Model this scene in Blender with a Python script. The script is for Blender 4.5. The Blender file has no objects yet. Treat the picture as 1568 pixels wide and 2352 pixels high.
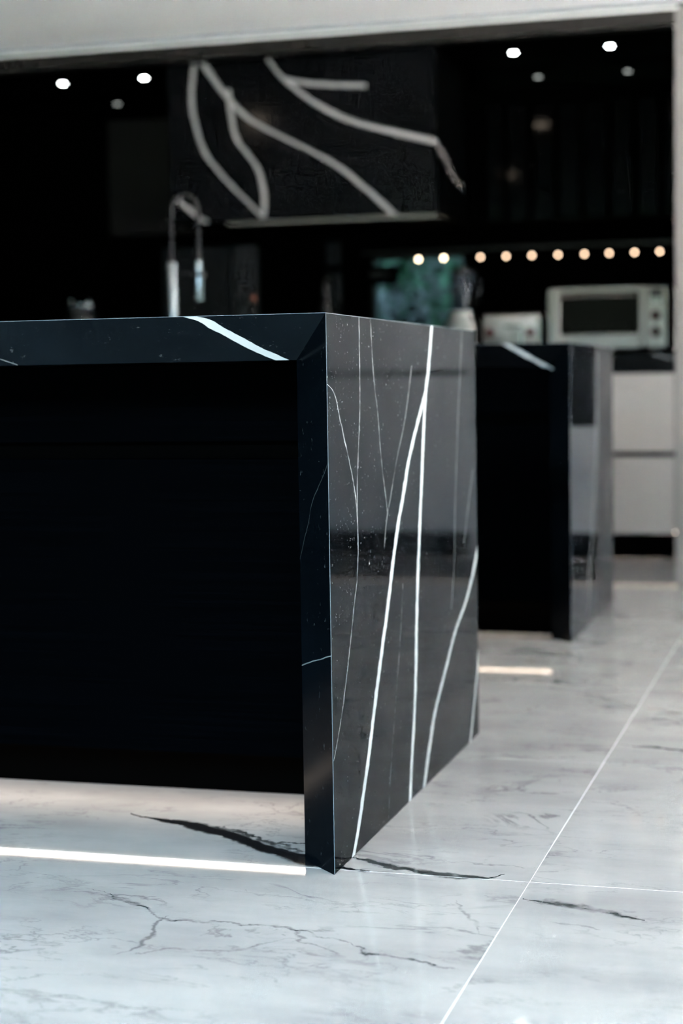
import bpy, bmesh, math, random
from mathutils import Vector, Matrix
random.seed(4)
S = bpy.context.scene
COL = S.collection

# ------------------------------------------------------------------ camera
CX, CY, CZ = 0.7988, -2.6817, 0.8062
YAW, PITCH, ROLL = 0.2823, -0.0741, -0.0154
FPX = 3982.2
fwd = Vector((-math.sin(YAW) * math.cos(PITCH), math.cos(YAW) * math.cos(PITCH), math.sin(PITCH)))
rgt = Vector((math.cos(YAW), math.sin(YAW), 0))
upv = rgt.cross(fwd)
r2 = rgt * math.cos(ROLL) + upv * math.sin(ROLL)
u2 = -rgt * math.sin(ROLL) + upv * math.cos(ROLL)
cd = bpy.data.cameras.new('camera')
cam = bpy.data.objects.new('camera', cd)
COL.objects.link(cam)
M = Matrix.Identity(4)
for i in range(3):
    M[i][0], M[i][1], M[i][2] = r2[i], u2[i], -fwd[i]
M[0][3], M[1][3], M[2][3] = CX, CY, CZ
cam.matrix_world = M
cd.sensor_fit = 'VERTICAL'
cd.sensor_height = 36.0
cd.sensor_width = 24.0
cd.lens = FPX * 36.0 / 2352.0
cd.clip_end = 200
cd.dof.use_dof = True
cd.dof.focus_distance = 2.78
cd.dof.aperture_fstop = 2.6
S.camera = cam

# ------------------------------------------------------------------ world, exposure
W = bpy.data.worlds.new('world')
S.world = W
W.use_nodes = True
bg = W.node_tree.nodes['Background']
bg.inputs[0].default_value = (0.53, 0.79, 1.0, 1)
bg.inputs[1].default_value = 43.0
S.view_settings.view_transform = 'Standard'
S.view_settings.look = 'None'
S.view_settings.exposure = 0.0
S.view_settings.gamma = 1.0
S.view_settings.use_curve_mapping = False
S.cycles.max_bounces = 6
S.cycles.diffuse_bounces = 4
S.cycles.glossy_bounces = 4
S.cycles.transmission_bounces = 6
S.cycles.use_adaptive_sampling = True
S.cycles.adaptive_threshold = 0.05
S.cycles.adaptive_min_samples = 12
S.cycles.sample_clamp_indirect = 90.0
S.cycles.caustics_reflective = False
S.cycles.caustics_refractive = False

# sun from behind the building: it lights the added terrace outside, not the room
sl = bpy.data.lights.new('sun', 'SUN')
sl.energy = 265.0
sl.angle = math.radians(1.0)
sl.color = (1.0, .915, .84)
so = bpy.data.objects.new('sun', sl)
COL.objects.link(so)
so.rotation_euler = (math.radians(-38), 0, math.radians(8))

# daylight portal in the glazed wall behind the viewer
pl = bpy.data.lights.new('window_portal', 'AREA')
pl.shape = 'RECTANGLE'
pl.size, pl.size_y = 6.0, 2.3
pl.cycles.is_portal = True
po = bpy.data.objects.new('window_portal', pl)
COL.objects.link(po)
po.location = (-0.5, -3.72, 1.15)
po.rotation_euler = (math.radians(90), 0, 0)
pl2 = bpy.data.lights.new('added_side_portal', 'AREA')  # portal of the added side glazing
pl2.shape = 'RECTANGLE'
pl2.size, pl2.size_y = 4.9, 2.3
pl2.cycles.is_portal = True
po2 = bpy.data.objects.new('added_side_portal', pl2)
COL.objects.link(po2)
po2.location = (3.02, .95, 1.15)
po2.rotation_euler = (math.radians(90), 0, math.radians(90))


# ------------------------------------------------------------------ materials
def mat(name, color, rough=0.5, metal=0.0, spec=0.5, emit=None, estr=0.0, trans=0.0, ior=1.5, coat=0.0):
    m = bpy.data.materials.new(name)
    m.use_nodes = True
    b = m.node_tree.nodes['Principled BSDF']
    b.inputs['Base Color'].default_value = (*color, 1)
    b.inputs['Roughness'].default_value = rough
    b.inputs['Metallic'].default_value = metal
    b.inputs['Specular IOR Level'].default_value = spec
    b.inputs['IOR'].default_value = ior
    b.inputs['Transmission Weight'].default_value = trans
    b.inputs['Coat Weight'].default_value = coat
    if emit:
        b.inputs['Emission Color'].default_value = (*emit, 1)
        b.inputs['Emission Strength'].default_value = estr
    return m


class NT:
    """small helper around a node tree"""
    def __init__(self, m):
        self.t = m.node_tree
        self.b = self.t.nodes['Principled BSDF']
        self.geo = self.t.nodes.new('ShaderNodeNewGeometry')
        self.pos = self.geo.outputs['Position']
        sx = self.t.nodes.new('ShaderNodeSeparateXYZ')
        self.link(self.pos, sx.inputs[0])
        self.cache = {}
        self.ax = {'X': sx.outputs[0], 'Y': sx.outputs[1], 'Z': sx.outputs[2]}

    def link(self, a, b):
        self.t.links.new(a, b)

    def put(self, sock, v):
        if isinstance(v, bpy.types.NodeSocket):
            self.link(v, sock)
        else:
            sock.default_value = v

    def math(self, op, a, b=0.0, c=None):
        n = self.t.nodes.new('ShaderNodeMath')
        n.operation = op
        self.put(n.inputs[0], a)
        self.put(n.inputs[1], b)
        if c is not None:
            self.put(n.inputs[2], c)
        return n.outputs[0]

    def ramp(self, v, a, b, lo=0.0, hi=1.0, smooth=True):
        n = self.t.nodes.new('ShaderNodeMapRange')
        n.clamp = True
        n.interpolation_type = 'SMOOTHSTEP' if smooth else 'LINEAR'
        self.put(n.inputs[0], v)
        for i, q in enumerate((a, b, lo, hi)):
            self.put(n.inputs[1 + i], q)
        return n.outputs[0]

    def noise(self, scale=(1, 1, 1), s=5.0, detail=4.0, rough=0.55, offset=None, dist=0.0, src=None, rot=(0, 0, 0)):
        mp = self.t.nodes.new('ShaderNodeMapping')
        mp.inputs['Scale'].default_value = scale
        mp.inputs['Rotation'].default_value = rot
        self.link(src or self.pos, mp.inputs[0])
        if offset is not None:
            self.put(mp.inputs['Location'], offset)
        n = self.t.nodes.new('ShaderNodeTexNoise')
        n.inputs['Scale'].default_value = s
        n.inputs['Detail'].default_value = detail
        n.inputs['Roughness'].default_value = rough
        n.inputs['Distortion'].default_value = dist
        self.link(mp.outputs[0], n.inputs[0])
        return n.outputs[0]

    def vein(self, ta, sa, pts, w, jag=0.0, js=26.0, wvar=0.5, strength=1.0, dash=0.0, soft=0.7, feather=0.0, taper=False):
        """a vein through pts [(t, s)...]: t runs along axis ta, s is the place across on axis sa"""
        pts = sorted(pts)
        t0, t1 = pts[0][0], pts[-1][0]
        s0 = min(p[1] for p in pts) - 1e-4
        s1 = max(p[1] for p in pts) + 1e-4
        t = self.ax[ta]
        f = self.ramp(t, t0, t1, 0, 1, False)
        fc = self.t.nodes.new('ShaderNodeFloatCurve')
        cu = fc.mapping.curves[0]
        norm = [((p[0] - t0) / (t1 - t0), (p[1] - s0) / (s1 - s0)) for p in pts]
        cu.points[0].location = norm[0]
        cu.points[1].location = norm[-1]
        for q in norm[1:-1]:
            cu.points.new(*q)
        for q in cu.points:
            q.handle_type = 'AUTO_CLAMPED'
        fc.mapping.update()
        self.link(f, fc.inputs['Value'])
        c = self.ramp(fc.outputs[0], 0, 1, s0, s1, False)
        s = self.ax[sa]
        if jag:
            n = self.cached(js, 4)
            s = self.math('MULTIPLY_ADD', self.math('SUBTRACT', n, 0.5), jag, s)
        d = self.math('ABSOLUTE', self.math('SUBTRACT', s, c))
        n2 = self.cached(8.0 if js < 40 else 30.0, 1)
        wv = self.math('MULTIPLY_ADD', self.math('SUBTRACT', n2, 0.5), w * wvar * 2, w)
        if taper:
            wv = self.math('MULTIPLY', wv, self.math('MULTIPLY', self.ramp(f, 0, .3, .12, 1), self.ramp(f, .75, 1, 1, .25)))
        m = self.ramp(d, self.math('MULTIPLY', wv, soft), wv, 1, 0)
        m = self.math('MULTIPLY', m, self.math('MULTIPLY', self.math('GREATER_THAN', t, t0), self.math('LESS_THAN', t, t1)))
        if dash:
            n3 = self.cached(60.0, 2)
            m = self.math('MULTIPLY', m, self.ramp(n3, 0.5 - dash, 0.62))
        if feather:
            if 'fe' not in self.cache:
                self.cache['fe'] = self.ramp(self.noise(scale=(16, 34, 1), s=1.0, detail=5, rough=.7, rot=(0, 0, .3)), .36, .62)
            m = self.math('MULTIPLY', m, self.math('MULTIPLY_ADD', self.cache['fe'], feather, 1.0 - feather))
        if strength != 1.0:
            m = self.math('MULTIPLY', m, strength)
        return m

    def cached(self, s, detail):
        if (s, detail) not in self.cache:
            self.cache[(s, detail)] = self.noise(s=s, detail=detail, rough=.62)
        return self.cache[(s, detail)]

    def mix(self, fac, a, b):
        n = self.t.nodes.new('ShaderNodeMix')
        n.data_type = 'RGBA'
        self.put(n.inputs[0], fac)
        for sock, v in ((n.inputs[6], a), (n.inputs[7], b)):
            if isinstance(v, bpy.types.NodeSocket):
                self.link(v, sock)
            else:
                sock.default_value = (*v, 1)
        return n.outputs[2]

    def maxall(self, ms):
        o = ms[0]
        for q in ms[1:]:
            o = self.math('MAXIMUM', o, q)
        return o

    def bump(self, h, strength=0.2, dist=0.001):
        n = self.t.nodes.new('ShaderNodeBump')
        n.inputs['Strength'].default_value = strength
        n.inputs['Distance'].default_value = dist
        self.link(h, n.inputs['Height'])
        self.link(n.outputs[0], self.b.inputs['Normal'])


def marble(name, veins=(), base=(0.009, 0.0105, 0.013), vein_col=(0.56, 0.60, 0.62), rough=0.12, spec=0.35, fleck=None, ior=1.2):
    m = mat(name, base, rough, 0, spec, ior=ior)
    k = NT(m)
    cloud = k.noise(s=3.0, detail=6)
    col = k.mix(k.ramp(cloud, 0.35, 0.7), base, tuple(c * 1.8 for c in base))
    ms = [k.vein(*v[0], **v[1]) for v in veins]
    if fleck:
        a = k.noise(scale=fleck[0], s=1.0, detail=3, rough=0.7)
        bq = k.noise(scale=tuple(c * 0.18 for c in fleck[0]), s=1.0, detail=2)
        fl = k.math('MULTIPLY', k.ramp(a, 0.62, 0.72), k.ramp(bq, 0.42, 0.62))
        ms.append(k.math('MULTIPLY', fl, fleck[1]))
    if ms:
        mk = k.maxall(ms)
        col = k.mix(mk, col, vein_col)
        k.link(k.ramp(mk, 0, 1, rough, rough + 0.12), k.b.inputs['Roughness'])
    k.link(col, k.b.inputs['Base Color'])
    return m


V = lambda ta, sa, pts, w, **kw: ((ta, sa, [((p[1], p[0]) if kw.get('swap') else p) for p in pts], w), {a: b for a, b in kw.items() if a != 'swap'})

# veins of the polished end slab of the front island: (Y, Z) pairs, running along Z
side_v = [
    V('Z', 'Y', [(.7461, .9192), (.7109, .8298), (.6859, .7823), (.6631, .7008), (.6344, .5731), (.606, .4468), (.5908, .3629), (.5677, .195), (.5369, .0812), (.5152, -.002)], .0115, swap=1, jag=.008, js=50, wvar=.3),
    V('Z', 'Y', [(.6900, .79), (.6207, .732), (.5461, .6629), (.4909, .5913), (.4373, .5218), (.4015, .4604), (.3767, .4149), (.3319, .341), (.2916, .2761), (.2585, .2191), (.2193, .1491), (.1878, .102), (.1537, .0488), (.1122, -.001)], .0125, swap=1, jag=.010, js=50, wvar=.35),
    V('Z', 'Y', [(1.1886, .4351), (1.1226, .3725), (1.0404, .3189), (.9352, .2709), (.8469, .2097), (.7916, .1731), (.7334, .1293), (.7002, .0909), (.6592, .0373), (.6307, -.0048)], .0165, swap=1, jag=.012, js=50, wvar=.3, strength=.75),
    V('Z', 'Y', [(1.1822, .1956), (1.1545, .1298), (1.1228, .0755), (1.0915, .022), (1.0763, -.001)], .012, swap=1, jag=.006, js=50, strength=.6),
    V('Z', 'Y', [(.000, .8052), (.0426, .7888), (.0711, .7491), (.1075, .6973), (.1348, .6594), (.1643, .5983), (.1721, .5378), (.1633, .4787), (.1381, .4218), (.1163, .3727), (.0861, .3109), (.0568, .2573), (.0287, .219), (.0041, .1893)], .0026, swap=1, jag=.010, js=50, dash=.3, strength=.42),
    V('Z', 'Y', [(.1985, .9191), (.1971, .791), (.1798, .6795), (.1698, .5979), (.171, .54)], .0026, swap=1, jag=.006, js=50, dash=.3, strength=.36),
    V('Z', 'Y', [(.2727, .9184), (.288, .8209), (.3167, .7433), (.329, .6884), (.3753, .5672)], .0026, swap=1, jag=.006, js=50, dash=.25, strength=.28),
    V('Z', 'Y', [(.5726, .8378), (.5156, .7387), (.4515, .6672), (.3924, .5899), (.3686, .5597), (.347, .506)], .0026, swap=1, jag=.008, js=50, dash=.25, strength=.3),
    V('Z', 'Y', [(.4823, .4268), (.4529, .3149), (.4297, .2527), (.4026, .1755), (.3723, .0919), (.3518, .0072)], .0026, swap=1, jag=.008, js=50, dash=.2, strength=.2),
    V('Z', 'Y', [(1.033, .9158), (.9776, .6904), (.949, .5513), (.9291, .4127), (.8989, .3228)], .005, swap=1, jag=.010, js=50, strength=.13),
    V('Z', 'Y', [(1.1338, .6071), (1.0831, .5324), (1.033, .4497)], .005, swap=1, jag=.010, js=50, strength=.14),
]
M_plain = marble('black_marble', fleck=((60, 60, 60), .12))
M_side = marble('black_marble_end', side_v, base=(.005, .0058, .0068), fleck=((150, 110, 150), .5), rough=.05, spec=.5, ior=1.10)
M_leg = marble('black_marble_leg', [
    V('X', 'Z', [(-.0015, .677), (-.0092, .6625), (-.0257, .6366), (-.0426, .6068), (-.051, .5773), (-.0627, .5471), (-.0747, .5129)], .0016, jag=.006, js=50, strength=.05, soft=.3),
    V('X', 'Z', [(-.0005, .364), (-.0219, .355), (-.0492, .3448), (-.0749, .334)], .0011, jag=.005, js=50, strength=.18)],
    base=(.0009, .0015, .0022), rough=.13, ior=1.11, fleck=((110, 110, 90), .05))
M_apron = marble('black_marble_apron', [
    V('Z', 'X', [(-.2372, .9201), (-.2133, .9133), (-.1923, .899), (-.1673, .8844), (-.1365, .8647), (-.0975, .8455)], .0135, swap=1, jag=.006, js=50, wvar=.25, soft=.85),
    V('X', 'Z', [(-.6111, .8571), (-.5833, .8468)], .0012, jag=.002, js=50, strength=.3)],
    base=(.0033, .0049, .0066), vein_col=(.56, .545, .54), rough=.16, fleck=((70, 90, 90), .10))
M_side2 = marble('black_marble_far_end', [
    V('Z', 'Y', [(3.185, .9), (3.1744, .6031), (3.1506, .5308), (3.0814, .3599), (3.0032, .1933), (2.9467, .0275)], .028, swap=1, jag=.02, js=26, strength=.24),
    V('Z', 'Y', [(3.48, .5), (3.4452, .2626), (3.3819, .1072), (3.2428, .0176)], .026, swap=1, jag=.02, js=26, strength=.14)], rough=.05, spec=.5, ior=1.11)
M_apron2 = marble('black_marble_far_apron', [V('Z', 'X', [(-.1998, .9201), (-.1322, .8779), (-.0717, .8395)], .013, swap=1, jag=.006, js=50)], base=(.0015, .0022, .003), spec=.3, ior=1.12)
M_rear = marble('black_marble_rear', [V('X', 'Z', [(-.055, .935), (-.0279, .9239), (.0764, .8894)], .007, jag=.006, js=50, strength=.16)], base=(.004, .004, .0045), spec=.2, rough=.25)
HV = dict(jag=.012, js=26, wvar=.15)
M_hood = marble('black_marble_hood', [
    V('Z', 'X', [(-2.1855, 2.3382), (-2.2001, 2.1656), (-2.1808, 2.0415), (-2.1393, 1.9161), (-2.0748, 1.8307), (-2.0103, 1.7558), (-1.9244, 1.67), (-1.8538, 1.5954)], .0125, swap=1, **HV),
    V('Z', 'X', [(-2.140, 2.336), (-2.0661, 2.2291), (-2.0019, 2.1498), (-1.927, 2.0722), (-1.8519, 2.0233), (-1.7234, 1.9555), (-1.5959, 1.8883), (-1.4695, 1.8114), (-1.3653, 1.7261), (-1.2823, 1.6522), (-1.2101, 1.583)], .0185, swap=1, **HV),
    V('Z', 'X', [(-2.0117, 2.2054), (-2.0031, 2.0928), (-1.9834, 1.9898), (-1.9198, 1.8946), (-1.8774, 1.8313), (-1.8527, 1.7588), (-1.8435, 1.6767), (-1.8516, 1.5953)], .0135, swap=1, **HV),
    V('X', 'Z', [(-1.82, 2.338), (-1.7396, 2.2392), (-1.6762, 2.1849), (-1.5919, 2.1195), (-1.4238, 2.0297), (-1.2153, 1.9643), (-1.0095, 1.9077)], .0145, **HV),
    V('X', 'Z', [(-1.729, 2.2324), (-1.5904, 2.2057), (-1.3375, 2.1801)], .0115, **HV),
    V('X', 'Z', [(-2.2827, 1.6918), (-2.2343, 1.6565), (-2.1686, 1.6041), (-2.129, 1.582)], .0155, **HV)],
    base=(.0030, .0031, .0038), vein_col=(.36, .35, .36), spec=.3, rough=.11)
M_hood_side = marble('black_marble_hood_side', [V('Y', 'Z', [(5.2, 1.908), (5.3811, 1.8601), (5.5677, 1.7997), (5.7839, 1.7493)], .017, **HV)],
                     base=(.002, .002, .002), vein_col=(.30, .27, .26), spec=.1, rough=.3)

M_arris = mat('arris_highlight', (.085, .10, .115), .35, spec=.5)  # edge highlight put into the bevel faces as a lighter colour
M_oven = mat('oven_steel', (.19, .178, .17), .30, 1.0)
M_white = mat('white_paint', (.205, .195, .192), .6, spec=.2)
M_ceil = mat('ceiling_paint', (.93, .925, .925), .7, spec=.2)
M_groove = mat('shadow_gap_shade', (.02, .028, .032), .7, spec=.2)  # shade of the ceiling gap put into a near-black colour
M_lac = mat('greige_lacquer', (.26, .246, .24), .5, spec=.15)
M_tall = mat('white_lacquer', (.38, .39, .41), .5, spec=.15)
M_blk = mat('black_lacquer', (.0006, .0006, .0007), .35, spec=.05)
M_blkgloss = mat('black_gloss_lacquer', (.0004, .0004, .0004), .03, spec=.45)
M_blkmat = mat('black_matt', (.0002, .0002, .0002), .6, spec=.08, ior=1.1)
M_fascia = mat('black_bulkhead', (.015, .0122, .012), .38, spec=.35)
M_door = mat('charcoal_door', (.010, .0088, .0092), .45, spec=.12)
M_slat = mat('charcoal_slat', (.0003, .0003, .0004), .05, spec=.5, ior=1.09)
M_splash = mat('splash_reflection_dim', (.017, .019, .022), .4, spec=.12)  # splashback's reflection of the room put into a lighter colour
M_splash2 = mat('splash_reflection_pale', (.04, .043, .049), .4, spec=.12)  # brighter part of that room reflection, also put into the colour
M_steel = mat('brushed_steel', (.27, .252, .243), .30, 1.0)
M_steel_d = mat('dark_steel', (.20, .19, .18), .35, 1.0)
M_chrome = mat('chrome', (.22, .245, .26), .16, 1.0)
M_gun = mat('gunmetal_spring', (.035, .035, .038), .35, .8)
M_blkpl = mat('black_plastic', (.006, .006, .007), .35, spec=.3)
M_red = mat('dark_red_knob', (.045, .004, .007), .45, spec=.1)
M_glassdk = mat('black_glass', (.001, .001, .001), .08, spec=.25, ior=1.2)
M_glass = mat('clear_glass', (.85, .88, .92), .03, trans=1.0, ior=1.45)
M_jar = mat('smoked_jar', (.22, .27, .34), .12, trans=.85, ior=1.2, spec=.3)
M_pane = mat('tinted_pane', (.30, .345, .34), .0, trans=1.0, ior=1.02)
M_grout = mat('pale_grout', (.86, .87, .88), .5)
M_led = mat('led_strip_warm', (1, 1, 1), .5, emit=(1.0, .82, .66), estr=26.0)
M_led2 = mat('led_strip_island', (1, 1, 1), .5, emit=(1.0, .80, .62), estr=10.0)
M_led3 = mat('led_strip_far', (1, 1, 1), .5, emit=(1.0, .82, .64), estr=7.0)
M_spot = mat('downlight_lens', (1, 1, 1), .5, emit=(.93, 1.0, .95), estr=70.0)
M_room = mat('ceiling_light_lens', (1, 1, 1), .5, emit=(1.0, .82, .64), estr=160.0)
M_dot = mat('warm_point_lens', (1, 1, 1), .5, emit=(1.0, .70, .47), estr=11.0)
M_dot2 = mat('warm_point_lens_bright', (1, 1, 1), .5, emit=(1.0, .80, .55), estr=18.0)
M_leaf = mat('leaf_green', (.055, .15, .085), .6, spec=.2)
M_leafp = mat('leaf_pale', (.26, .28, .29), .6, spec=.2)
M_bark = mat('bark', (.03, .022, .016), .8)
M_soil = mat('lawn', (.05, .09, .04), .9)
M_copper = mat('copper_cap', (.25, .09, .06), .35, .8)
M_dkgrey = mat('dark_grey_glaze', (.018, .018, .019), .4, spec=.25)

# wood grain of the island's black panels
M_wood = mat('black_wood_veneer', (.0026, .0038, .0052), .6, spec=.04, ior=1.12)
k = NT(M_wood)
g = k.noise(scale=(2.0, 40, 260), s=1.0, detail=5, rough=.6)
k.link(k.mix(k.ramp(g, .35, .75), (.00012, .0002, .00034), (.0004, .0006, .0010)), k.b.inputs['Base Color'])
k.bump(g, .25, .0008)

# white floor marble
M_floor = mat('white_marble_tile', (.8, .8, .8), .05, spec=.5, ior=1.33)
k = NT(M_floor)
oi = k.t.nodes.new('ShaderNodeObjectInfo')
cmb = k.t.nodes.new('ShaderNodeCombineXYZ')
k.link(k.math('MULTIPLY', oi.outputs['Random'], 37.0), cmb.inputs[0])
k.link(k.math('MULTIPLY', oi.outputs['Random'], 91.0), cmb.inputs[1])
off = cmb.outputs[0]
cl = k.noise(scale=(1.2, 3.0, 1), s=1.6, detail=6, rough=.6, offset=off, rot=(0, 0, .25))
col = k.mix(k.ramp(cl, .36, .72), (.272, .264, .26), (.20, .194, .193))
# soft grey veins: thin level lines of a warped noise, shown only in patches
n1 = k.noise(scale=(1.0, 2.3, 1), s=2.2, detail=7, rough=.62, offset=off, dist=.7, rot=(0, 0, .3))
r1 = k.ramp(k.math('ABSOLUTE', k.math('SUBTRACT', n1, .5)), 0, .020, 1, 0)
p1 = k.ramp(k.noise(scale=(1, 1.6, 1), s=2.6, detail=3, offset=off), .45, .62)
n2 = k.noise(scale=(1.0, 2.6, 1), s=5.0, detail=6, rough=.6, offset=off, dist=.5, rot=(0, 0, .35))
r2_ = k.ramp(k.math('ABSOLUTE', k.math('SUBTRACT', n2, .52)), 0, .016, 1, 0)
p2 = k.ramp(k.noise(scale=(1, 1.4, 1), s=4.0, detail=3, offset=off), .44, .62)
soft = k.math('MAXIMUM', k.math('MULTIPLY', k.math('MULTIPLY', r1, p1), .62), k.math('MULTIPLY', k.math('MULTIPLY', r2_, p2), .48))
col = k.mix(soft, col, (.065, .065, .068))
FV = dict(taper=True, jag=.075, js=14, wvar=.95, soft=.05, feather=.85)
fl = [
    k.vein('X', 'Y', [(-.4937, .3105), (-.4182, .277), (-.3587, .2577), (-.3082, .237), (-.2635, .2064), (-.2189, .1738), (-.1764, .1448), (-.1359, .1193), (-.0783, .0789), (-.02, .052), (.05, .03)], .027, taper=True, jag=.06, js=14, wvar=.7, soft=.5),
    k.vein('X', 'Y', [(-.36, .262), (-.2589, .225), (-.1938, .185), (-.1384, .150), (-.07, .105)], .017, taper=True, jag=.12, js=26, wvar=.9, strength=.95, soft=.3, feather=.4),
    k.vein('X', 'Y', [(-.2509, .208), (-.2009, .193), (-.1538, .1737), (-.1084, .1751), (-.06, .178)], .006, taper=True, jag=.07, js=26, wvar=.9, strength=.85),
    k.vein('X', 'Y', [(-.0267, .1215), (.004, .109), (.0435, .0905), (.0787, .0715), (.1436, .0494), (.1915, .0401), (.2422, .0411), (.270, .0654)], .017, taper=True, jag=.04, js=26, wvar=.9, strength=1.0, soft=.2, feather=.15),
    k.vein('X', 'Y', [(.0, .118), (.06, .075), (.13, .055), (.20, .043)], .006, taper=True, jag=.06, js=26, wvar=.9, strength=.7),
    k.vein('X', 'Y', [(-.3725, -.1622), (-.3418, -.1796), (-.3165, -.1858), (-.2769, -.217), (-.2387, -.2382), (-.2095, -.2653), (-.1778, -.2823), (-.1008, -.2815), (-.0596, -.2804), (.0224, -.2801), (.0708, -.3062), (.1161, -.3259)], .0075, strength=.8, **FV),
    k.vein('X', 'Y', [(-.3165, -.1858), (-.2769, -.212), (-.2387, -.240)], .014, strength=.8, **FV),
    k.vein('Y', 'X', [(-.4576, -.2050), (-.4267, -.1805), (-.3958, -.1766), (-.3639, -.1713), (-.3154, -.189), (-.2666, -.1866)], .007, taper=True, jag=.06, js=14, wvar=.9, strength=.55, soft=.1),
    k.vein('X', 'Y', [(-.1733, -.440), (-.1233, -.4189), (-.0975, -.4166), (-.0691, -.4039), (-.0339, -.3916), (-.0048, -.3608), (.0409, -.3174)], .0075, strength=.6, **FV),
    k.vein('X', 'Y', [(.1162, -.3209), (.1362, -.3509), (.1722, -.3656), (.233, -.3814), (.2724, -.3906), (.309, -.4037)], .0075, strength=.9, **FV),
    k.vein('X', 'Y', [(.3224, -.0576), (.3648, -.0664), (.4212, -.0829), (.4632, -.0999), (.5183, -.1263)], .017, strength=.95, taper=True, jag=.04, js=26, wvar=.9, soft=.1, feather=.7),
    k.vein('X', 'Y', [(.33, -.070), (.39, -.083), (.45, -.090), (.50, -.118)], .005, strength=.6, taper=True, jag=.05, js=26, wvar=.9, soft=.1, feather=.7),
    k.vein('X', 'Y', [(.3811, -.160), (.428, -.1754), (.4601, -.1953)], .009, strength=.45, **FV),
    k.vein('X', 'Y', [(.3219, 1.1315), (.3643, 1.1122), (.3931, 1.109), (.461, 1.0865), (.56, 1.05)], .017, strength=.85, taper=True, jag=.08, js=14, wvar=.8, soft=.2, feather=.6),
    k.vein('X', 'Y', [(.3182, 1.5716), (.3559, 1.5579), (.4309, 1.516), (.6, 1.46)], .018, strength=.55, taper=True, jag=.06, js=14, wvar=.8, soft=.2, feather=.6),
    k.vein('X', 'Y', [(-.1532, 1.9551), (-.0887, 1.9034), (.0069, 1.901), (.1308, 1.8567), (.2594, 1.8352)], .020, strength=.6, taper=True, jag=.10, js=14, wvar=.9, soft=.2, feather=.6),
    k.vein('X', 'Y', [(.1138, 1.7413), (.1856, 1.7109), (.2367, 1.659), (.2975, 1.6047)], .020, strength=.5, taper=True, jag=.08, js=14, wvar=.9, soft=.2, feather=.6),
    k.vein('Y', 'X', [(-.2428, .2953), (-.1659, .2587), (-.1256, .2399), (-.09, .215)], .006, taper=True, jag=.05, js=14, wvar=.9, strength=.4, soft=.1, feather=.7),
    k.vein('X', 'Y', [(.1459, .136), (.2174, .117), (.312, .1227)], .006, strength=.45, **FV),
    k.vein('X', 'Y', [(-.126, -.1121), (-.0828, -.1311), (-.0522, -.1359), (.0674, -.1547), (.0942, -.1757)], .006, strength=.35, **FV),
]
col = k.mix(k.maxall(fl), col, (.008, .008, .009))
k.link(col, k.b.inputs['Base Color'])


# ------------------------------------------------------------------ builders
def link(o, parent=None):
    COL.objects.link(o)
    if parent is not None:
        o.parent = parent
    return o


def tag(o, label=None, cat=None, group=None, kind=None):
    if label: o['label'] = label
    if cat: o['category'] = cat
    if group: o['group'] = group
    if kind: o['kind'] = kind
    return o


def thing(name, loc, label, cat, group=None):
    o = bpy.data.objects.new(name, None)
    o.empty_display_size = .05
    o.location = loc
    link(o)
    return tag(o, label, cat, group)


def origin(parent):
    v = Vector((0, 0, 0))
    while parent is not None:
        v += parent.location
        parent = parent.parent
    return v


def finish(name, bm, mats, parent=None, loc=None, smooth=False):
    """bm in world coordinates -> one object, origin at loc (or at the parent's origin)"""
    bmesh.ops.recalc_face_normals(bm, faces=bm.faces)
    o0 = origin(parent)
    L = Vector(loc) if loc is not None else Vector(o0)
    bmesh.ops.translate(bm, verts=bm.verts, vec=-L)
    me = bpy.data.meshes.new(name)
    bm.to_mesh(me)
    bm.free()
    for m in (mats if isinstance(mats, (list, tuple)) else [mats]):
        me.materials.append(m)
    if smooth:
        for p in me.polygons:
            p.use_smooth = True
    o = bpy.data.objects.new(name, me)
    o.location = L - o0
    return link(o, parent)


def bbox(bm, x0, x1, y0, y1, z0, z1, bev=0.0, seg=2, mi=0):
    vs = [bm.verts.new((x, y, z)) for x in (x0, x1) for y in (y0, y1) for z in (z0, z1)]
    q = [(0, 1, 3, 2), (4, 6, 7, 5), (0, 4, 5, 1), (2, 3, 7, 6), (0, 2, 6, 4), (1, 5, 7, 3)]
    fs = [bm.faces.new([vs[i] for i in f]) for f in q]
    for f in fs: f.material_index = mi
    if bev:
        es = list({e for f in fs for e in f.edges})
        bmesh.ops.bevel(bm, geom=es, offset=bev, segments=seg, affect='EDGES', profile=.5)
    return fs


def box(name, x0, x1, y0, y1, z0, z1, m, parent=None, bev=0.0, seg=2, top=False):
    bm = bmesh.new()
    bbox(bm, x0, x1, y0, y1, z0, z1, bev, seg)
    loc = ((x0 + x1) / 2, (y0 + y1) / 2, z0) if parent is None else None
    return finish(name, bm, m, parent, loc)


def lathe_bm(bm, cx, cy, prof, n=24, mi=0, cap=True):
    rings = []
    for r, z in prof:
        rings.append([bm.verts.new((cx + r * math.cos(2 * math.pi * i / n), cy + r * math.sin(2 * math.pi * i / n), z)) for i in range(n)])
    for a, b in zip(rings, rings[1:]):
        for i in range(n):
            bm.faces.new((a[i], a[(i + 1) % n], b[(i + 1) % n], b[i])).material_index = mi
    if cap:
        bm.faces.new(rings[0][::-1]).material_index = mi
        bm.faces.new(rings[-1]).material_index = mi


def lathe(name, cx, cy, prof, m, parent=None, n=24, smooth=True, cap=True):
    bm = bmesh.new()
    lathe_bm(bm, cx, cy, prof, n, 0, cap)
    loc = (cx, cy, min(p[1] for p in prof)) if parent is None else None
    o = finish(name, bm, m, parent, loc)
    if smooth: autosmooth(o)
    return o


def autosmooth(o, ang=40):
    me = o.data
    for p in me.polygons: p.use_smooth = True
    bm = bmesh.new(); bm.from_mesh(me)
    for e in bm.edges:
        if len(e.link_faces) == 2 and e.calc_face_angle(0) > math.radians(ang):
            e.smooth = False
    bm.to_mesh(me); bm.free()


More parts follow.
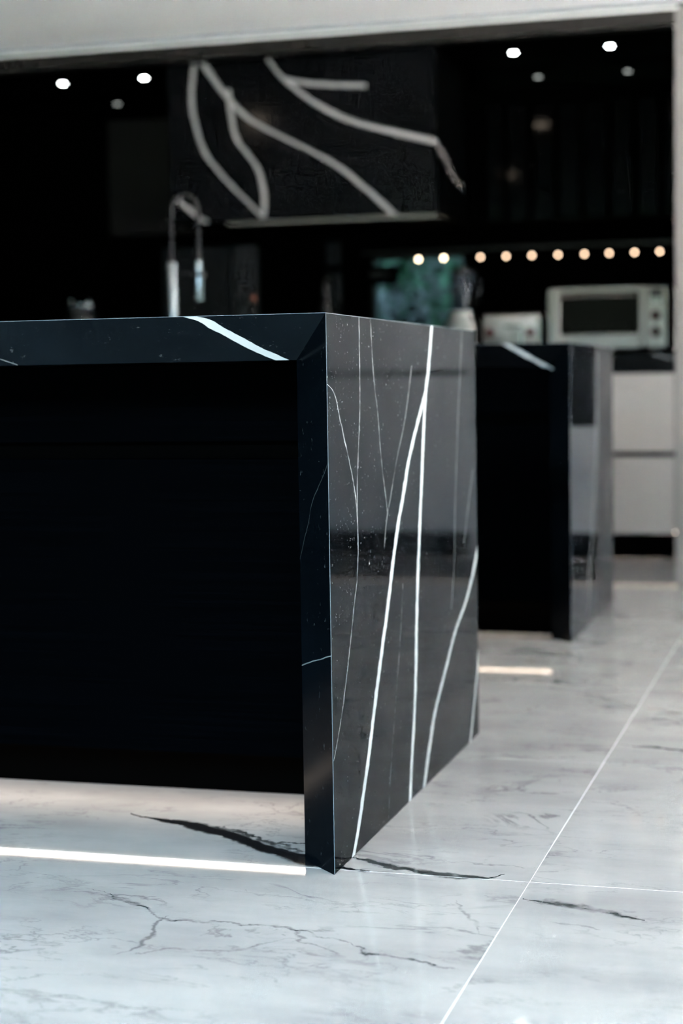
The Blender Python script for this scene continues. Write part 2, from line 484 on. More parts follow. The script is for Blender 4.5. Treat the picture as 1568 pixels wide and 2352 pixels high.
def tube_bm(bm, pts, r, n=12):
    pts = [Vector(p) for p in pts]
    rr = r if isinstance(r, (list, tuple)) else [r] * len(pts)
    rings = []
    up = Vector((0, 0, 1))
    for i, p in enumerate(pts):
        t = (pts[min(i + 1, len(pts) - 1)] - pts[max(i - 1, 0)]).normalized()
        a = t.orthogonal() if i == 0 else (prev - t * prev.dot(t))
        a.normalize(); prev = a
        b = t.cross(a)
        rings.append([bm.verts.new(p + (a * math.cos(2 * math.pi * j / n) + b * math.sin(2 * math.pi * j / n)) * rr[i]) for j in range(n)])
    for A, B in zip(rings, rings[1:]):
        for j in range(n):
            bm.faces.new((A[j], A[(j + 1) % n], B[(j + 1) % n], B[j]))
    bm.faces.new(rings[0][::-1]); bm.faces.new(rings[-1])


def tube(name, pts, r, m, parent=None, n=12, loc=None):
    bm = bmesh.new()
    tube_bm(bm, pts, r, n)
    o = finish(name, bm, m, parent, loc)
    autosmooth(o)
    return o


def cyl_y(name, cx, cz, y0, y1, r, m, parent, n=24, r2=None):
    return tube(name, [(cx, y0, cz), (cx, y1, cz)], [r2 or r, r], m, parent, n)


def struct(o):
    o['kind'] = 'structure'
    return o


# ------------------------------------------------------------------ room shell
RX0, RX1, RY0 = -5.2, 3.0, -3.8
YW = 5.08          # plane of the white wall with the kitchen recess
YB = 6.12          # rear wall of the recess
XN = 0.086         # right end of the recess
floor = struct(box('floor', RX0 - .3, RX1 + .3, RY0 - .3, YB + .3, -.15, -.0004, M_grout))
GX, GY, TW, TH, J = 0.3169, 0.0343, 1.80, 0.892, .0009
tile_mesh = {}
ix0, ix1 = -4, 3
iy0, iy1 = -5, 7
for ix in range(ix0, ix1):
    for iy in range(iy0, iy1):
        JY = .0021
        x0, x1 = GX + ix * TW + J / 2, GX + (ix + 1) * TW - J / 2
        y0, y1 = GY + iy * TH + JY / 2, GY + (iy + 1) * TH - JY / 2
        x0, x1 = max(x0, RX0 - .2), min(x1, RX1 + .2)
        y0, y1 = max(y0, RY0 - .2), min(y1, YB + .2)
        if x1 - x0 < .05 or y1 - y0 < .05: continue
        bm = bmesh.new()
        bbox(bm, x0, x1, y0, y1, -.0095, 0.0, .0002, 1)
        finish('floor_tile', bm, M_floor, floor)

struct(box('ceiling', RX0 - .2, RX1 + .2, RY0 - .2, YW + .002, 2.434, 2.60, M_ceil))
struct(box('wall_left', RX0 - .2, RX0, RY0 - .2, YB + .2, 0, 2.6, M_white))
bm = bmesh.new()
bbox(bm, RX1, RX1 + .2, RY0 - .2, -1.5, 0, 2.6)
bbox(bm, RX1, RX1 + .2, 3.4, YW + .3, 0, 2.6)
bbox(bm, RX1, RX1 + .2, -1.5, 3.4, 2.31, 2.6)
struct(finish('wall_right', bm, M_white, None, (RX1, 2, 0)))
w3 = struct(box('added_side_window', RX1 + .06, RX1 + .12, -1.5, 3.4, 0, .05, M_steel_d))  # side glazing added out of view to brighten the ceiling
for i in range(4):
    y = -1.5 + 1.6333 * i
    box('window_frame', RX1 + .06, RX1 + .12, max(-1.5, y - .03), min(3.4, y + .03), .05, 2.31, M_steel_d, w3)
# front wall behind the viewer: glazed opening between two piers
bm = bmesh.new()
bbox(bm, RX0, -3.5, RY0 - .1, RY0 + .06, 0, 2.6)
bbox(bm, 2.5, RX1, RY0 - .1, RY0 + .06, 0, 2.6)
bbox(bm, -3.5, 2.5, RY0 - .1, RY0 + .06, 2.31, 2.6)
struct(finish('wall_front', bm, M_white, None, (0, RY0, 0)))
w2 = struct(box('window_2', -3.5, 2.5, RY0 - .06, RY0 + .0, 0, .05, M_steel_d))
for i in range(5):
    x = -3.5 + 1.5 * i
    box('window_frame', max(-3.5, x - .03), min(2.5, x + .03), RY0 - .06, RY0, .05, 2.31, M_steel_d, w2)
M_terr = mat('bounce_paving', (.62, .60, .58), .8, spec=.2)  # pale paving added out of view to bounce sun onto the ceiling
struct(box('ground', -30, RX1 + .32, -9.2, RY0 - .32, -.3, -.16, M_soil))
struct(box('ground', RX1 + .33, 7.0, -9.2, 12, -.3, -.16, M_terr))
struct(box('ground', -40, 40, -60, -9.2, -.32, -.18, M_soil))
M_hedge = mat('hedge_green', (.045, .085, .04), .8, spec=.2)
kh = NT(M_hedge)
hn = kh.noise(s=9.0, detail=5)
kh.link(kh.mix(kh.ramp(hn, .35, .65), (.004, .006, .004), (.016, .022, .014)), kh.b.inputs['Base Color'])
kh.bump(hn, 1.0, .08)
bm = bmesh.new()
bbox(bm, -16, 16, -10.4, -9.3, -.18, 3.0, .25, 3)  # added out of view to keep low sky off the far floor
tag(finish('blocker_hedge', bm, M_hedge, None, (0, -9.85, -.18)), 'long clipped green hedge added unseen behind the viewer to block low sky', 'blocker_hedge')
bm = bmesh.new()
bbox(bm, 7.0, 8.2, -9.2, 12, -.18, 6.5, .25, 3)  # added out of view to keep side sky off the floor
tag(finish('blocker_hedge', bm, M_hedge, None, (7.5, 2, -.18)), 'tall clipped green hedge added out of view on the right to block sky', 'blocker_hedge')
# white wall right of the recess, with its lintel
bm = bmesh.new()
bbox(bm, XN, .262, YW, YW + .30, 0, 2.4165)
bbox(bm, 1.62, RX1, YW, YW + .30, 0, 2.4165)
bbox(bm, .262, 1.62, YW, YW + .30, 2.30, 2.4165)
bbox(bm, XN, XN + .1, YW + .3, YB + .2, 0, 2.6)
bbox(bm, .2, 1.7, YW + .28, YW + .34, 0, 2.4165)
struct(finish('wall_back', bm, M_white, None, (.6, YW, 0)))
struct(box('trim_3', RX0, XN + .012, YW - .001, YW + .05, 2.404, 2.4165, M_ceil))
struct(box('trim_1', RX0, RX1, YW + .012, YW + .3, 2.417, 2.5, M_groove))
# black bulkhead, recess ceiling and rear wall
struct(box('trim_2', RX0, XN, YW + .006, YW + .07, 2.335, 2.4038, M_fascia, bev=.001, seg=1))
struct(box('ceiling', RX0, XN, YW + .07, YB + .2, 2.337, 2.40, M_blkmat))
WX0, WX1, WZ0, WZ1 = -1.58, -1.078, .93, 1.462
bm = bmesh.new()
bbox(bm, RX0, WX0, YB, YB + .14, 0, 2.4)
bbox(bm, WX1, XN, YB, YB + .14, 0, 2.4)
bbox(bm, WX0, WX1, YB, YB + .14, 0, WZ0)
bbox(bm, WX0, WX1, YB, YB + .14, WZ1, 2.4)
wr = struct(finish('wall_rear', bm, M_blkmat, None, (-1.5, YB, 0)))
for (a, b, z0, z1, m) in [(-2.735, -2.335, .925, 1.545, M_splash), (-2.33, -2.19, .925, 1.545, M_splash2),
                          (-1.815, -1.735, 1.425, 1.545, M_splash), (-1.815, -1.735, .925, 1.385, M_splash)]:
    box('splash_reflection', a, b, YB - .012, YB - .0005, z0, z1, m, wr, .001, 1)  # slabs added to imitate room reflections in the rear splashback
# window and greenery added to stand in for a garden reflected in the splashback
win = struct(box('reflection_window', WX0 + .002, WX1 - .002, YB + .03, YB + .10, WZ0 + .001, WZ0 + .014, M_blkpl))
box('window_frame', WX0 + .002, WX0 + .014, YB + .03, YB + .10, WZ0 + .014, WZ1 - .002, M_blkpl, win)
box('window_frame', WX1 - .014, WX1 - .002, YB + .03, YB + .10, WZ0 + .014, WZ1 - .002, M_blkpl, win)
box('window_frame', WX0 + .014, WX1 - .014, YB + .03, YB + .10, WZ1 - .014, WZ1 - .002, M_blkpl, win)
box('pane', WX0 + .014, WX1 - .014, YB + .06, YB + .066, WZ0 + .014, WZ1 - .014, M_pane, win)


# ------------------------------------------------------------------ islands
T = .074


def island_top(name, y0, y1, xl, m_apron, m_side, m_leg, label):
    """mitred slab: worktop with both waterfall ends, edges undercut at 45 degrees"""
    t = thing(name, ((xl) / 2, (y0 + y1) / 2, 0), label, 'worktop')
    x0, x1 = xl, 0.0
    h, hi = .92, .92 - T

    def frustum(outer, inner, arris, slots):
        bm = bmesh.new()
        a = [bm.verts.new(p) for p in outer]
        b = [bm.verts.new(p) for p in inner]
        fo = bm.faces.new(a)
        fo.material_index = slots[0]
        bm.faces.new(b[::-1]).material_index = slots[5]
        for i in range(4):
            bm.faces.new((a[i], a[(i + 1) % 4], b[(i + 1) % 4], b[i])).material_index = slots[1 + i]
        bmesh.ops.recalc_face_normals(bm, faces=bm.faces)
        bmesh.ops.bevel(bm, geom=list(fo.edges), offset=.0013, segments=1, affect='EDGES', profile=.5, material=arris)
        return bm
    bm = frustum([(x0, y0, h), (x1, y0, h), (x1, y1, h), (x0, y1, h)],
                 [(x0 + T, y0 + T, hi), (x1 - T, y0 + T, hi), (x1 - T, y1 - T, hi), (x0 + T, y1 - T, hi)],
                 2, [0, 1, 0, 0, 0, 0])
    finish('top_slab', bm, [M_plain, m_apron, M_arris], t)
    bm = frustum([(x1, y0, 0), (x1, y1, 0), (x1, y1, h), (x1, y0, h)],
                 [(x1 - T, y0 + T, 0), (x1 - T, y1 - T, 0), (x1 - T, y1 - T, hi), (x1 - T, y0 + T, hi)],
                 3, [1, 0, 0, 0, 2, 0])
    finish('end_panel', bm, [M_plain, m_side, m_leg, M_arris], t)
    bm = frustum([(x0, y0, 0), (x0, y0, h), (x0, y1, h), (x0, y1, 0)],
                 [(x0 + T, y0 + T, 0), (x0 + T, y0 + T, hi), (x0 + T, y1 - T, hi), (x0 + T, y1 - T, 0)],
                 1, [0, 0, 0, 0, 0, 0])
    finish('end_panel', bm, [M_plain, M_arris], t)
    return t


def island_cabinet(yp, yb, xl, ytoe, yled, zb, gap, led, label, hinge):
    xa, xb = xl + T + .001, -T - .001
    zt = .92 - T - .0008
    t = thing('island_cabinet', ((xa + xb) / 2, (yp + yb) / 2, 0), label, 'cabinet')
    box('carcass', xa, xb, yp + .024, yb, zb + .010, zt, M_blkmat, t)
    n = 3
    wdt = (xb - xa) / n
    for i in range(n):
        a, b = xa + i * wdt + .0015, xa + (i + 1) * wdt - .0015
        if i == 0: a = xa
        if i == n - 1: b = xb
        box('drawer_front', a, b, yp, yp + .0235, gap[1], zt, M_wood, t, .0015, 1)
        box('door_front', a, b, yp, yp + .0235, zb, gap[0], M_wood, t, .0015, 1)
    box('toe_kick', xa, xb, ytoe, ytoe + .02, .0005, zb + .0095, M_blkmat, t)
    box('light_strip', xa, xb, yled - .012, yled + .012, zb + .001, zb + .0095, led, t)
    return t


XL1 = -3.0
island_top('waterfall_worktop', 0, 1.177, XL1, M_apron, M_side, M_leg,
           'near black marble island top with mitred waterfall end and white veins')
island_cabinet(.35, 1.10, XL1, .522, .394, .112, (.670, .701), M_led, 'black wood cabinet under the near marble island, lit along its plinth', 1)
island_top('waterfall_worktop', 2.59, 3.60, XL1, M_apron2, M_side2, M_apron2,
           'farther black marble island top with waterfall end, blurred behind the near one')
island_cabinet(2.675, 3.52, XL1, 2.765, 2.716, .112, (.670, .701), M_led2, 'black cabinet under the farther marble island with glow beneath', 1)

# ------------------------------------------------------------------ rear counter run
CX1 = XN - .004
rt = thing('rear_worktop', (-1.4, 5.6, .83), 'thick black stone worktop of the rear counter carrying the appliances', 'worktop')
box('slab', -2.905, CX1, YW, YB - .001, .8305, .92, M_rear, rt, .002, 1)


def base_unit(x0, x1, label, group=None):
    t = thing('base_cabinet', ((x0 + x1) / 2, 5.5, 0), label, 'cabinet', group)
    box('carcass', x0, x1, YW + .024, YB - .002, .127, .83, M_blkmat, t)
    box('drawer_front', x0 + .001, x1 - .001, YW + .002, YW + .0235, .482, .829, M_lac, t, .0015, 1)
    box('drawer_front', x0 + .001, x1 - .001, YW + .002, YW + .0235, .117, .459, M_lac, t, .0015, 1)
    box('toe_kick', x0, x1, 5.235, 5.25, .0005, .1265, M_blkmat, t)
    box('light_strip', x0, x1, 5.106, 5.122, .118, .1265, M_led3, t)


base_unit(-.58, CX1, 'white two-drawer base cabinet beside the white column')
for i in range(4):
    base_unit(-.58 - .58 * (i + 1), -.582 - .58 * i, 'white drawer base cabinet of the rear counter hidden behind the islands', 'hidden rear base cabinets')

# tall white units on the far side of the column (mirrored in the island ends)
t = thing('oven_tower', (.53, 5.2, 0), 'white tall cabinet with a black oven, right of the white column', 'cabinet')
box('carcass', .264, .80, YW + .026, YW + .278, .127, 2.298, M_tall, t)
box('drawer_front', .266, .798, YW + .002, YW + .025, .118, .30, M_tall, t, .0015, 1)
box('drawer_front', .266, .798, YW + .002, YW + .025, .405, .594, M_tall, t, .0015, 1)
od = box('oven_door', .266, .798, YW + .0, YW + .025, .598, 1.20, M_glassdk, t, .002, 1)
box('handle', .30, .76, YW - .03, YW - .012, 1.10, 1.12, M_steel, od, .004, 1)
box('door_front', .266, .798, YW + .002, YW + .025, 1.204, 2.296, M_tall, t, .0015, 1)
box('toe_kick', .264, .80, YW + .10, YW + .12, .0005, .1265, M_blkmat, t)
box('light_strip', .264, .80, 5.106, 5.122, .118, .1265, M_led3, t)
t = thing('tall_cabinet', (1.23, 5.2, 0), 'white tall cabinet with split doors beyond the oven tower', 'cabinet')
box('carcass', .842, 1.618, YW + .026, YW + .278, .127, 2.298, M_tall, t)
box('side_panel', .802, .8405, YW + .0, YW + .278, .0005, 2.298, M_tall, t)
for a, b in ((.844, 1.229), (1.231, 1.616)):
    box('door_front', a, b, YW + .002, YW + .025, .118, .838, M_tall, t, .0015, 1)
    box('door_front', a, b, YW + .002, YW + .025, .858, 2.296, M_tall, t, .0015, 1)
box('handle_groove', .844, 1.616, YW + .018, YW + .0255, .838, .858, M_blkmat, t)
box('toe_kick', .842, 1.618, YW + .10, YW + .12, .0005, .1265, M_blkmat, t)
box('light_strip', .842, 1.618, 5.106, 5.122, .118, .1265, M_led3, t)

# ------------------------------------------------------------------ upper and tall cabinets in the recess
YU = 5.81
t = thing('upper_cabinet', (-.43, 5.95, 1.585), 'black slatted wall cabinet above the toaster oven', 'cabinet')
box('carcass', -.98, XN - .003, YU + .022, YB - .001, 1.585, 2.149, M_blkmat, t)
box('filler_panel', -.98, XN - .003, YU, YB - .001, 2.151, 2.2255, M_blkmat, t)
box('top_panel', -.98, XN - .003, YU, YB - .001, 2.2265, 2.3365, M_blkgloss, t, .001, 1)
for i in range(8):
    a = -.912 + i * .1265
    box('slat', a, min(a + .094, XN - .004), YU, YU + .0215, 1.587, 2.147, M_slat, t, .0012, 1)
t = thing('upper_cabinet', (-2.6, 5.95, 1.59), 'charcoal wall cabinet left of the marble hood', 'cabinet')
box('carcass', -2.905, -2.320, YU + .022, YB - .001, 1.592, 2.19, M_blkmat, t)
box('filler_panel', -2.905, -2.320, YU, YB - .001, 2.192, 2.2255, M_blkmat, t)
box('top_panel', -2.905, -2.320, YU, YB - .001, 2.2265, 2.3365, M_blkgloss, t, .001, 1)
box('door', -2.903, -2.322, YU, YU + .0215, 1.594, 2.188, M_door, t, .0012, 1)
t = thing('tall_cabinet', (-3.9, 5.95, 0), 'tall black cabinet at the left end of the kitchen recess', 'cabinet')
box('carcass', -4.9, -2.908, YU + .022, YB - .001, .10, 2.149, M_blkmat, t)
box('filler_panel', -4.9, -2.908, YU, YB - .001, 2.151, 2.2255, M_blkmat, t)
box('top_panel', -4.9, -2.908, YU, YB - .001, 2.2265, 2.3365, M_blkgloss, t, .001, 1)
for i in range(3):
    box('door', -4.9 + .664 * i + .001, -4.9 + .664 * (i + 1) - .002, YU, YU + .0215, .102, 2.147, M_blkmat, t, .0012, 1)
box('toe_kick', -4.9, -2.908, YU + .06, YU + .08, .0005, .0995, M_blkmat, t)

# ------------------------------------------------------------------ marble cooker hood
HX0, HX1, HY = -2.318, -1.01, 5.2
t = thing('cooker_hood', ((HX0 + HX1) / 2, 5.6, 1.56), 'large black marble cooker hood with forking white veins', 'hood')
box('front_panel', HX0, HX1, HY, HY + .02, 1.582, 2.3363, M_hood, t, .001, 1)
box('side_panel', HX1 - .02, HX1, HY + .0205, YB - .001, 1.582, 2.3363, M_hood_side, t, .001, 1)
box('side_panel', HX0, HX0 + .02, HY + .0205, YB - .001, 1.582, 2.3363, M_hood_side, t, .001, 1)
box('underside', HX0 + .0205, HX1 - .0205, HY + .0205, YB - .001, 1.60, 1.63, M_blkmat, t)
box('filter_grille', HX0 + .33, HX1 - .02, HY + .03, HY + .30, 1.588, 1.5995, M_steel_d, t, .002, 1)
box('lip', HX0 + .28, HX1 - .0, HY + .004, HY + .024, 1.5635, 1.5815, M_steel_d, t, .002, 1)


# ------------------------------------------------------------------ lamps
def downlight(x, y, z, r, m, label, group):
    t = thing('downlight', (x, y, z), label, 'light', group)
    bm = bmesh.new()
    n = 24
    prof = [(r, z - .001), (r * 1.18, z - .004), (r * 1.3, z - .0035), (r * 1.34, z - .0004)]
    lathe_bm(bm, x, y, prof, n, 0, False)
    o = finish('trim_ring', bm, M_steel_d if m is M_room else M_blkpl, t)
    autosmooth(o)
    bm = bmesh.new()
    lathe_bm(bm, x, y, [(r * .99, z - .0006), (r * .99, z - .0022), (r * .7, z - .003)], n)
    finish('lens', bm, m, t)


for x, lb in ((-2.9925, 'leftmost downlight in the black recess ceiling'), (-2.5523, 'downlight in the black recess ceiling just left of the hood'),
              (-.6938, 'downlight in the black recess ceiling right of the hood'), (-.2442, 'rightmost downlight in the black recess ceiling, near the column')):
    downlight(x, 5.468, 2.337, .017, M_spot, lb, 'recess downlights')
for x, y, lb in ((-1.07, 3.16, 'round white-ceiling downlight mirrored in the slatted cabinet'), (-2.70, 2.76, 'round white-ceiling downlight mirrored in the hood'),
                 (-1.75, .6, 'round white-ceiling downlight over the near island'), (1.6, 3.0, 'round white-ceiling downlight on the right side of the room'),
                 (1.6, 0.3, 'round white-ceiling downlight at the right near the glazing')):
    downlight(x, y, 2.434, .055, M_room, lb, 'white ceiling downlights')

lr = box('light_rail', -1.62, XN - .003, YB - .022, YB - .0005, 1.476, 1.488, M_blkpl)
tag(lr, 'thin black rail on the rear wall holding a row of warm point lights', 'rail')
dots = [(-1.3153, 1.4386), (-1.1816, 1.4407), (-.9899, 1.4385), (-.8566, 1.4382), (-.7244, 1.438), (-.5911, 1.4362), (-.4577, 1.436), (-.334, 1.4357), (-.208, 1.4353), (-.0839, 1.4349)]
names = ['leftmost warm point light, over the green reflection', 'second warm point light, over the right part of the green reflection',
         'third warm point light, just right of the green reflection', 'fourth warm point light along the rear rail', 'fifth warm point light, above the toaster',
         'sixth warm point light, above the left edge of the toaster oven', 'seventh warm point light, above the toaster oven door',
         'eighth warm point light, above the middle of the toaster oven', 'ninth warm point light, second from the column', 'last warm point light, next to the white column']
for i, (x, z) in enumerate(dots):
    y = YB - .014
    t = thing('point_light', (x, y, z), names[i], 'light', 'warm point lights on the rear rail')
    tube('stem', [(x, y, z + .008), (x, y, 1.4757)], .0022, M_blkpl, t, 8)
    bm = bmesh.new()
    bmesh.ops.create_uvsphere(bm, u_segments=12, v_segments=8, radius=.0075 if i > 1 else .0082)
    bmesh.ops.translate(bm, verts=bm.verts, vec=(x, y, z))
    finish('lens', bm, M_dot if i > 1 else M_dot2, t, smooth=True)

# ------------------------------------------------------------------ appliances on the rear counter
ZC = .9205
# toaster
x0, x1, y0, y1 = -.832, -.547, 5.33, 5.52
t = thing('toaster', ((x0 + x1) / 2, (y0 + y1) / 2, ZC), 'stainless steel toaster with two dark red knobs, left of the toaster oven', 'toaster')
o = box('body', x0, x1, y0, y1, ZC + .012, 1.118, M_steel, t, .018, 4); autosmooth(o)
for xx in (x0 + .03, x1 - .03):
    for yy in (y0 + .03, y1 - .03):
        lathe('foot', xx, yy, [(.011, ZC), (.012, ZC + .016)], M_blkpl, t, 12)
for xx in (x0 + .042, x1 - .052):
    kn = cyl_y('knob', xx, 1.030, y0 - .022, y0 + .002, .021, M_red, t, 20, .018)
    box('pointer', xx - .002, xx + .002, y0 - .0245, y0 - .0215, 1.030, 1.047, M_blkpl, kn)
box('end_trim', x1 - .020, x1 - .006, y0 - .004, y0 + .01, ZC + .03, 1.10, M_chrome, t, .003, 1)
box('name_plate', -.722, -.642, y0 - .003, y0 + .004, 1.052, 1.064, M_blkpl, t, .001, 1)
box('lever_slot', -.690, -.662, y0 - .002, y0 + .004, .955, 1.045, M_steel_d, t)
box('lever', -.655, -.630, y0 - .018, y0 + .002, .950, 1.046, M_chrome, t, .005, 2)
for yy in (5.385, 5.45):
    box('bread_slot', x0 + .06, x1 - .06, yy, yy + .03, 1.114, 1.1192, M_blkmat, t)

# toaster oven
x0, x1, y0, y1 = -.527, .034, 5.34, 5.68
z0, z1 = ZC + .02, 1.232
t = thing('toaster_oven', ((x0 + x1) / 2, (y0 + y1) / 2, ZC), 'large stainless toaster oven with black glass door and two red knobs', 'oven')
bm = bmesh.new()
xd0, xd1, zd0, zd1 = x0 + .066, x0 + .422, z0 + .074, z1 - .028
bbox(bm, x0, x1, y0 + .02, y1, z0, z1, .014, 3)
o = finish('body', bm, M_oven, t); autosmooth(o)
box('face_frame', x0 + .006, x0 + .064, y0, y0 + .022, z0 + .006, z1 - .008, M_oven, t, .006, 2)
box('face_frame', xd1 + .002, x0 + .452, y0, y0 + .022, z0 + .006, z1 - .008, M_oven, t, .006, 2)
box('face_frame', x0 + .064, xd1 + .002, y0, y0 + .022, z0 + .006, z0 + .072, M_oven, t, .004, 2)
box('top_trim', x0 + .02, xd1 + .02, y0 + .002, y0 + .022, z1 - .028, z1 - .004, M_steel_d, t, .004, 2)
dr = box('door_glass', xd0, xd1, y0 + .004, y0 + .018, zd0, zd1, M_glassdk, t, .003, 1)
tube('handle', [(xd0 + .01, y0 - .022, zd1 - .018), (xd1 - .012, y0 - .022, zd1 - .018)], .008, M_steel_d, dr, 12)
for xx in (xd0 + .02, xd1 - .022):
    tube('handle_post', [(xx, y0 - .022, zd1 - .018), (xx, y0 + .006, zd1 - .018)], .005, M_steel_d, dr, 8)
bm = bmesh.new()
for q in range(10):
    zz = zd0 + .03
    tube_bm(bm, [(xd0 + .04 + q * .03, y0 + .0035, zz), (xd0 + .04 + q * .03, y0 + .0035, zz + .012)], .0012, 6)
tube_bm(bm, [(xd0 + .03, y0 + .0035, zd0 + .030), (xd1 - .035, y0 + .0035, zd0 + .030)], .0014, 6)
finish('rack', bm, M_steel_d, t)
xp0, xp1 = x0 + .454, x1 - .006
box('control_panel', xp0, xp1, y0, y0 + .022, z0 + .006, z1 - .008, M_oven, t, .006, 2)
box('display', xp0 + .020, xp1 - .020, y0 - .002, y0 + .004, z1 - .056, z1 - .018, M_blkpl, t, .002, 1)
box('button_bar', xp0 + .022, xp1 - .020, y0 - .005, y0 + .004, z1 - .080, z1 - .064, M_chrome, t, .003, 1)
for zz in (z0 + .152, z0 + .078):
    kn = cyl_y('knob', (xp0 + xp1) / 2 - .004, zz, y0 - .024, y0 + .004, .0255, M_red, t, 24, .022)
    cyl_y('cap', (xp0 + xp1) / 2 - .004, zz, y0 - .026, y0 - .0235, .014, M_blkpl, kn, 16)
for xx in (x0 + .05, x1 - .05):
    for yy in (y0 + .05, y1 - .05):
        lathe('foot', xx, yy, [(.014, ZC), (.016, z0 + .004)], M_blkpl, t, 12)

# stand blender
bx, by = -.934, 5.40
t = thing('stand_blender', (bx, by, ZC), 'stand blender with steel base and smoked glass jar, left of the toaster', 'blender')
bm = bmesh.new()
prof = [(.078, .072, ZC), (.080, .074, ZC + .03), (.078, .072, 1.085), (.060, .056, 1.092), (.056, .052, 1.137)]
rings = []
for a, b, z in prof:
    r = []
    for i in range(32):
        th = 2 * math.pi * i / 32
        c, s = math.cos(th), math.sin(th)
        e = .5
        r.append(bm.verts.new((bx + a * math.copysign(abs(c) ** e, c), by + b * math.copysign(abs(s) ** e, s), z)))
    rings.append(r)
for A, B in zip(rings, rings[1:]):
    for i in range(32): bm.faces.new((A[i], A[(i + 1) % 32], B[(i + 1) % 32], B[i]))
bm.faces.new(rings[0][::-1]); bm.faces.new(rings[-1])
o = finish('base', bm, M_steel, t); autosmooth(o)
cyl_y('dial', bx, .99, by - .090, by - .07, .02, M_blkpl, t, 20)
o = lathe('jar', bx, by, [(.046, 1.138), (.050, 1.16), (.060, 1.30), (.061, 1.312), (.0575, 1.312), (.056, 1.30), (.046, 1.162), (.040, 1.146)], M_jar, t, 28)
lathe('lid', bx, by, [(.063, 1.3125), (.062, 1.330), (.03, 1.333), (.028, 1.345), (.0, 1.346)], M_blkpl, t, 28)
tube('handle', [(bx + .058, by - .01, 1.29), (bx + .085, by - .018, 1.285), (bx + .088, by - .018, 1.24), (bx + .078, by - .016, 1.185), (bx + .052, by - .01, 1.175)], .008, M_blkpl, t, 10)
bm = bmesh.new()
for a in range(4):
    th = a * math.pi / 2 + .3
    tube_bm(bm, [(bx, by, 1.150), (bx + .025 * math.cos(th), by + .025 * math.sin(th), 1.163)], [.004, .001], 6)
finish('blade', bm, M_chrome, t)

# glass jar at the far left of the rear counter
jx, jy = -2.80, 5.22
t = thing('storage_jar', (jx, jy, ZC), 'clear glass jar with shiny steel lid standing at the far left of the rear counter', 'jar')
lathe('jar_body', jx, jy, [(.0, ZC + .001), (.085, ZC + .001), (.092, ZC + .02), (.092, 1.14), (.078, 1.175), (.072, 1.185), (.068, 1.185), (.074, 1.172), (.087, 1.138), (.087, ZC + .022), (.08, ZC + .008), (.0, ZC + .008)], M_glass, t, 32, cap=False)
ld = lathe('lid', jx, jy, [(.0705, 1.1855), (.074, 1.19), (.074, 1.212), (.055, 1.220), (.0, 1.222)], M_chrome, t, 32, cap=False)
for s in (-1, 1):
    bm = bmesh.new()
    bmesh.ops.create_uvsphere(bm, u_segments=14, v_segments=10, radius=.012, matrix=Matrix.Translation((jx + s * .048, jy - .035, 1.226)))  # chrome balls added to catch the two lamp glints
    finish('glint_ball', bm, M_chrome, t, smooth=True)

# bottle and pepper mill by the hob
ox, oy = -2.05, 5.62
t = thing('oil_bottle', (ox, oy, ZC), 'slim dark bottle with a copper cap below the marble hood', 'bottle')
lathe('bottle_body', ox, oy, [(.0, ZC), (.028, ZC), (.030, ZC + .01), (.030, 1.13), (.012, 1.19), (.010, 1.225), (.0, 1.225)], M_blkpl, t, 20, cap=False)
lathe('cap', ox, oy, [(.0, 1.2255), (.013, 1.2255), (.013, 1.25), (.0, 1.252)], M_copper, t, 16, cap=False)
px, py = -1.70, 5.72
t = thing('pepper_mill', (px, py, ZC), 'dark grey pepper mill left of the green reflection', 'pepper mill')
lathe('mill_body', px, py, [(.0, ZC), (.036, ZC), (.038, ZC + .02), (.03, 1.06), (.036, 1.12), (.034, 1.20), (.020, 1.215), (.0, 1.215)], M_dkgrey, t, 20, cap=False)
lathe('mill_top', px, py, [(.0, 1.2155), (.018, 1.2155), (.026, 1.25), (.022, 1.30), (.012, 1.33), (.0, 1.335)], M_dkgrey, t, 20, cap=False)

# small black display hanging in front of the green reflection's left edge
t = thing('wall_display', (-1.49, YB - .02, 1.32), 'small black box with a grey display at the top left of the green reflection', 'display')
box('housing', -1.600, -1.424, YB - .035, YB - .0006, 1.317, 1.412, M_blkmat, t, .008, 2)
box('screen', -1.575, -1.465, YB - .037, YB - .0345, 1.352, 1.382, M_dkgrey, t, .001, 1)

# ------------------------------------------------------------------ spring tap on the farther island
fx, fy = -1.487, 3.10
t = thing('spring_tap', (fx, fy, ZC), 'tall chrome kitchen tap with black spring hose on the farther island', 'tap')
lathe('base_flange', fx, fy, [(.032, ZC), (.032, ZC + .008), (.022, ZC + .014)], M_chrome, t, 24)
lathe('column', fx, fy, [(.0195, ZC + .0145), (.0195, 1.236), (.015, 1.244)], M_chrome, t, 24)
lv = tube('lever', [(fx, fy - .018, 1.0), (fx, fy - .05, 1.01), (fx, fy - .10, 1.035)], [.012, .008, .006], M_chrome, t, 10)
hx = fx + .100
pts = [(fx, fy, 1.244), (fx, fy, 1.33), (fx, fy, 1.40)]
cxm, rr = (fx + hx) / 2, (hx - fx) / 2
for i in range(1, 12):
    a = math.pi - math.pi * i / 12
    pts.append((cxm + rr * math.cos(a), fy, 1.42 + rr * 1.05 * math.sin(a)))
pts += [(hx, fy, 1.40), (hx, fy, 1.33), (hx, fy, 1.246)]
hs = tube('hose', pts, .0065, M_gun, t, 10)
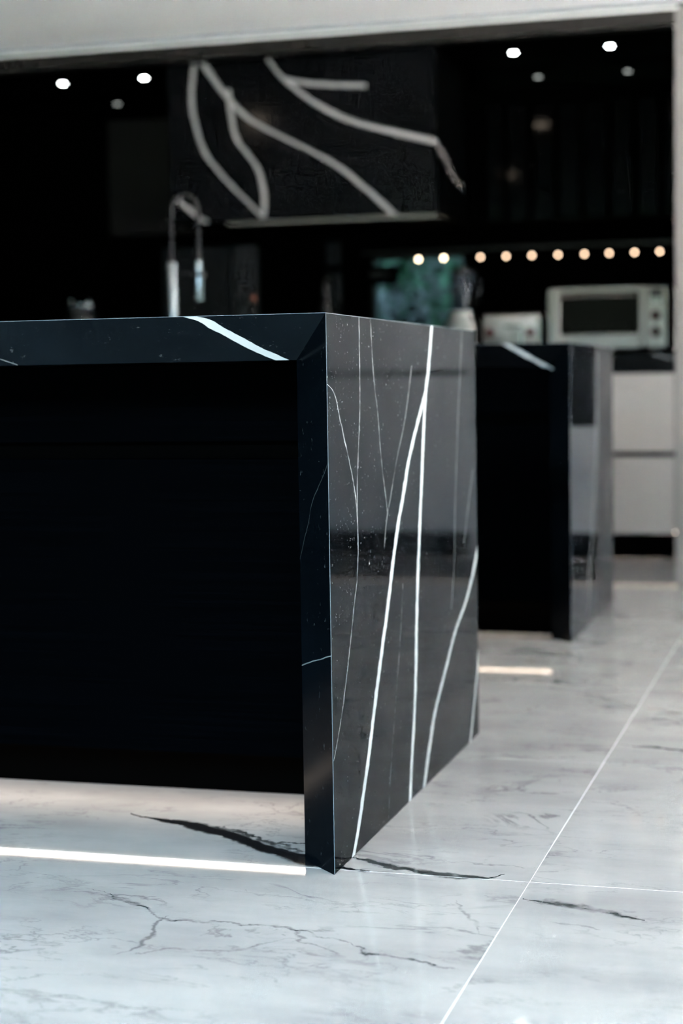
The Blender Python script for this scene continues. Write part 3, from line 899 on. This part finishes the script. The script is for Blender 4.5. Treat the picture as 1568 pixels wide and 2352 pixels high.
# spring coil wound round the hose
dens = []
for a, b in zip(pts, pts[1:]):
    a, b = Vector(a), Vector(b)
    st = max(2, int((b - a).length / .0022))
    for q in range(st): dens.append(a.lerp(b, q / st))
coil = []
acc = 0
for i, p in enumerate(dens):
    tg = (dens[min(i + 1, len(dens) - 1)] - dens[max(i - 1, 0)]).normalized()
    n1_ = Vector((0, 1, 0)); n2_ = tg.cross(n1_)
    th = i * 1.25
    coil.append(p + (n1_ * math.cos(th) + n2_ * math.sin(th)) * .0105)
tube('spring', coil, .0017, M_gun, hs, 5)
lathe('spray_head', hx, fy, [(.013, 1.100), (.0175, 1.104), (.0175, 1.20), (.013, 1.245)], M_chrome, t, 20)
ar = tube('holder_arm', [(fx + .017, fy, 1.205), (hx - .015, fy, 1.195)], .006, M_gun, t, 10)
bm = bmesh.new()
lathe_bm(bm, hx, fy, [(.0185, 1.188), (.023, 1.188), (.023, 1.203), (.0185, 1.203), (.0185, 1.188)], 20, 0, False)
finish('holder_ring', bm, M_gun, ar, smooth=False)

# ------------------------------------------------------------------ greenery standing in for the reflected garden
gt = thing('shrub', (-1.35, YB + .65, -.14), 'dim green shrub standing in for the garden reflected in the rear splashback below the hood', 'shrub')
bm = bmesh.new()
for q in range(6):
    xx = -1.7 + q * .15
    tube_bm(bm, [(xx, YB + .6, -.14), (xx + random.uniform(-.05, .05), YB + .58, .8), (xx + random.uniform(-.1, .1), YB + .55, 1.7)], [.02, .014, .005], 6)
finish('stems', bm, M_bark, gt)


def leaves(n, box6, size):
    bm = bmesh.new()
    for q in range(n):
        c = Vector((random.uniform(box6[0], box6[1]), random.uniform(box6[2], box6[3]), random.uniform(box6[4], box6[5])))
        d = Vector((random.uniform(-1, 1), random.uniform(-1, .2), random.uniform(-.6, .9))).normalized()
        s = d.orthogonal().normalized()
        s = (s * math.cos(q) + d.cross(s) * math.sin(q)).normalized()
        l = size * random.uniform(.7, 1.3)
        a = [c - d * l, c + s * l * .4, c + d * l, c - s * l * .4]
        bm.faces.new([bm.verts.new(p) for p in a])
    return bm


o = finish('foliage', leaves(1500, (-2.0, -.6, YB + .42, YB + .85, .5, 2.1), .05), M_leaf, gt); o['kind'] = 'stuff'
o = finish('pale_foliage', leaves(90, (-1.62, -1.36, YB + .34, YB + .42, 1.05, 1.30), .045), M_leafp, gt); o['kind'] = 'stuff'
struct(box('ground', -6, 4, YB + .2, YB + 6, -.3, -.141, M_soil))
struct(box('wall_garden', -6, 4, YB + 1.1, YB + 1.25, -.14, 2.6, mat('garden_wall', (.03, .04, .035), .9)))
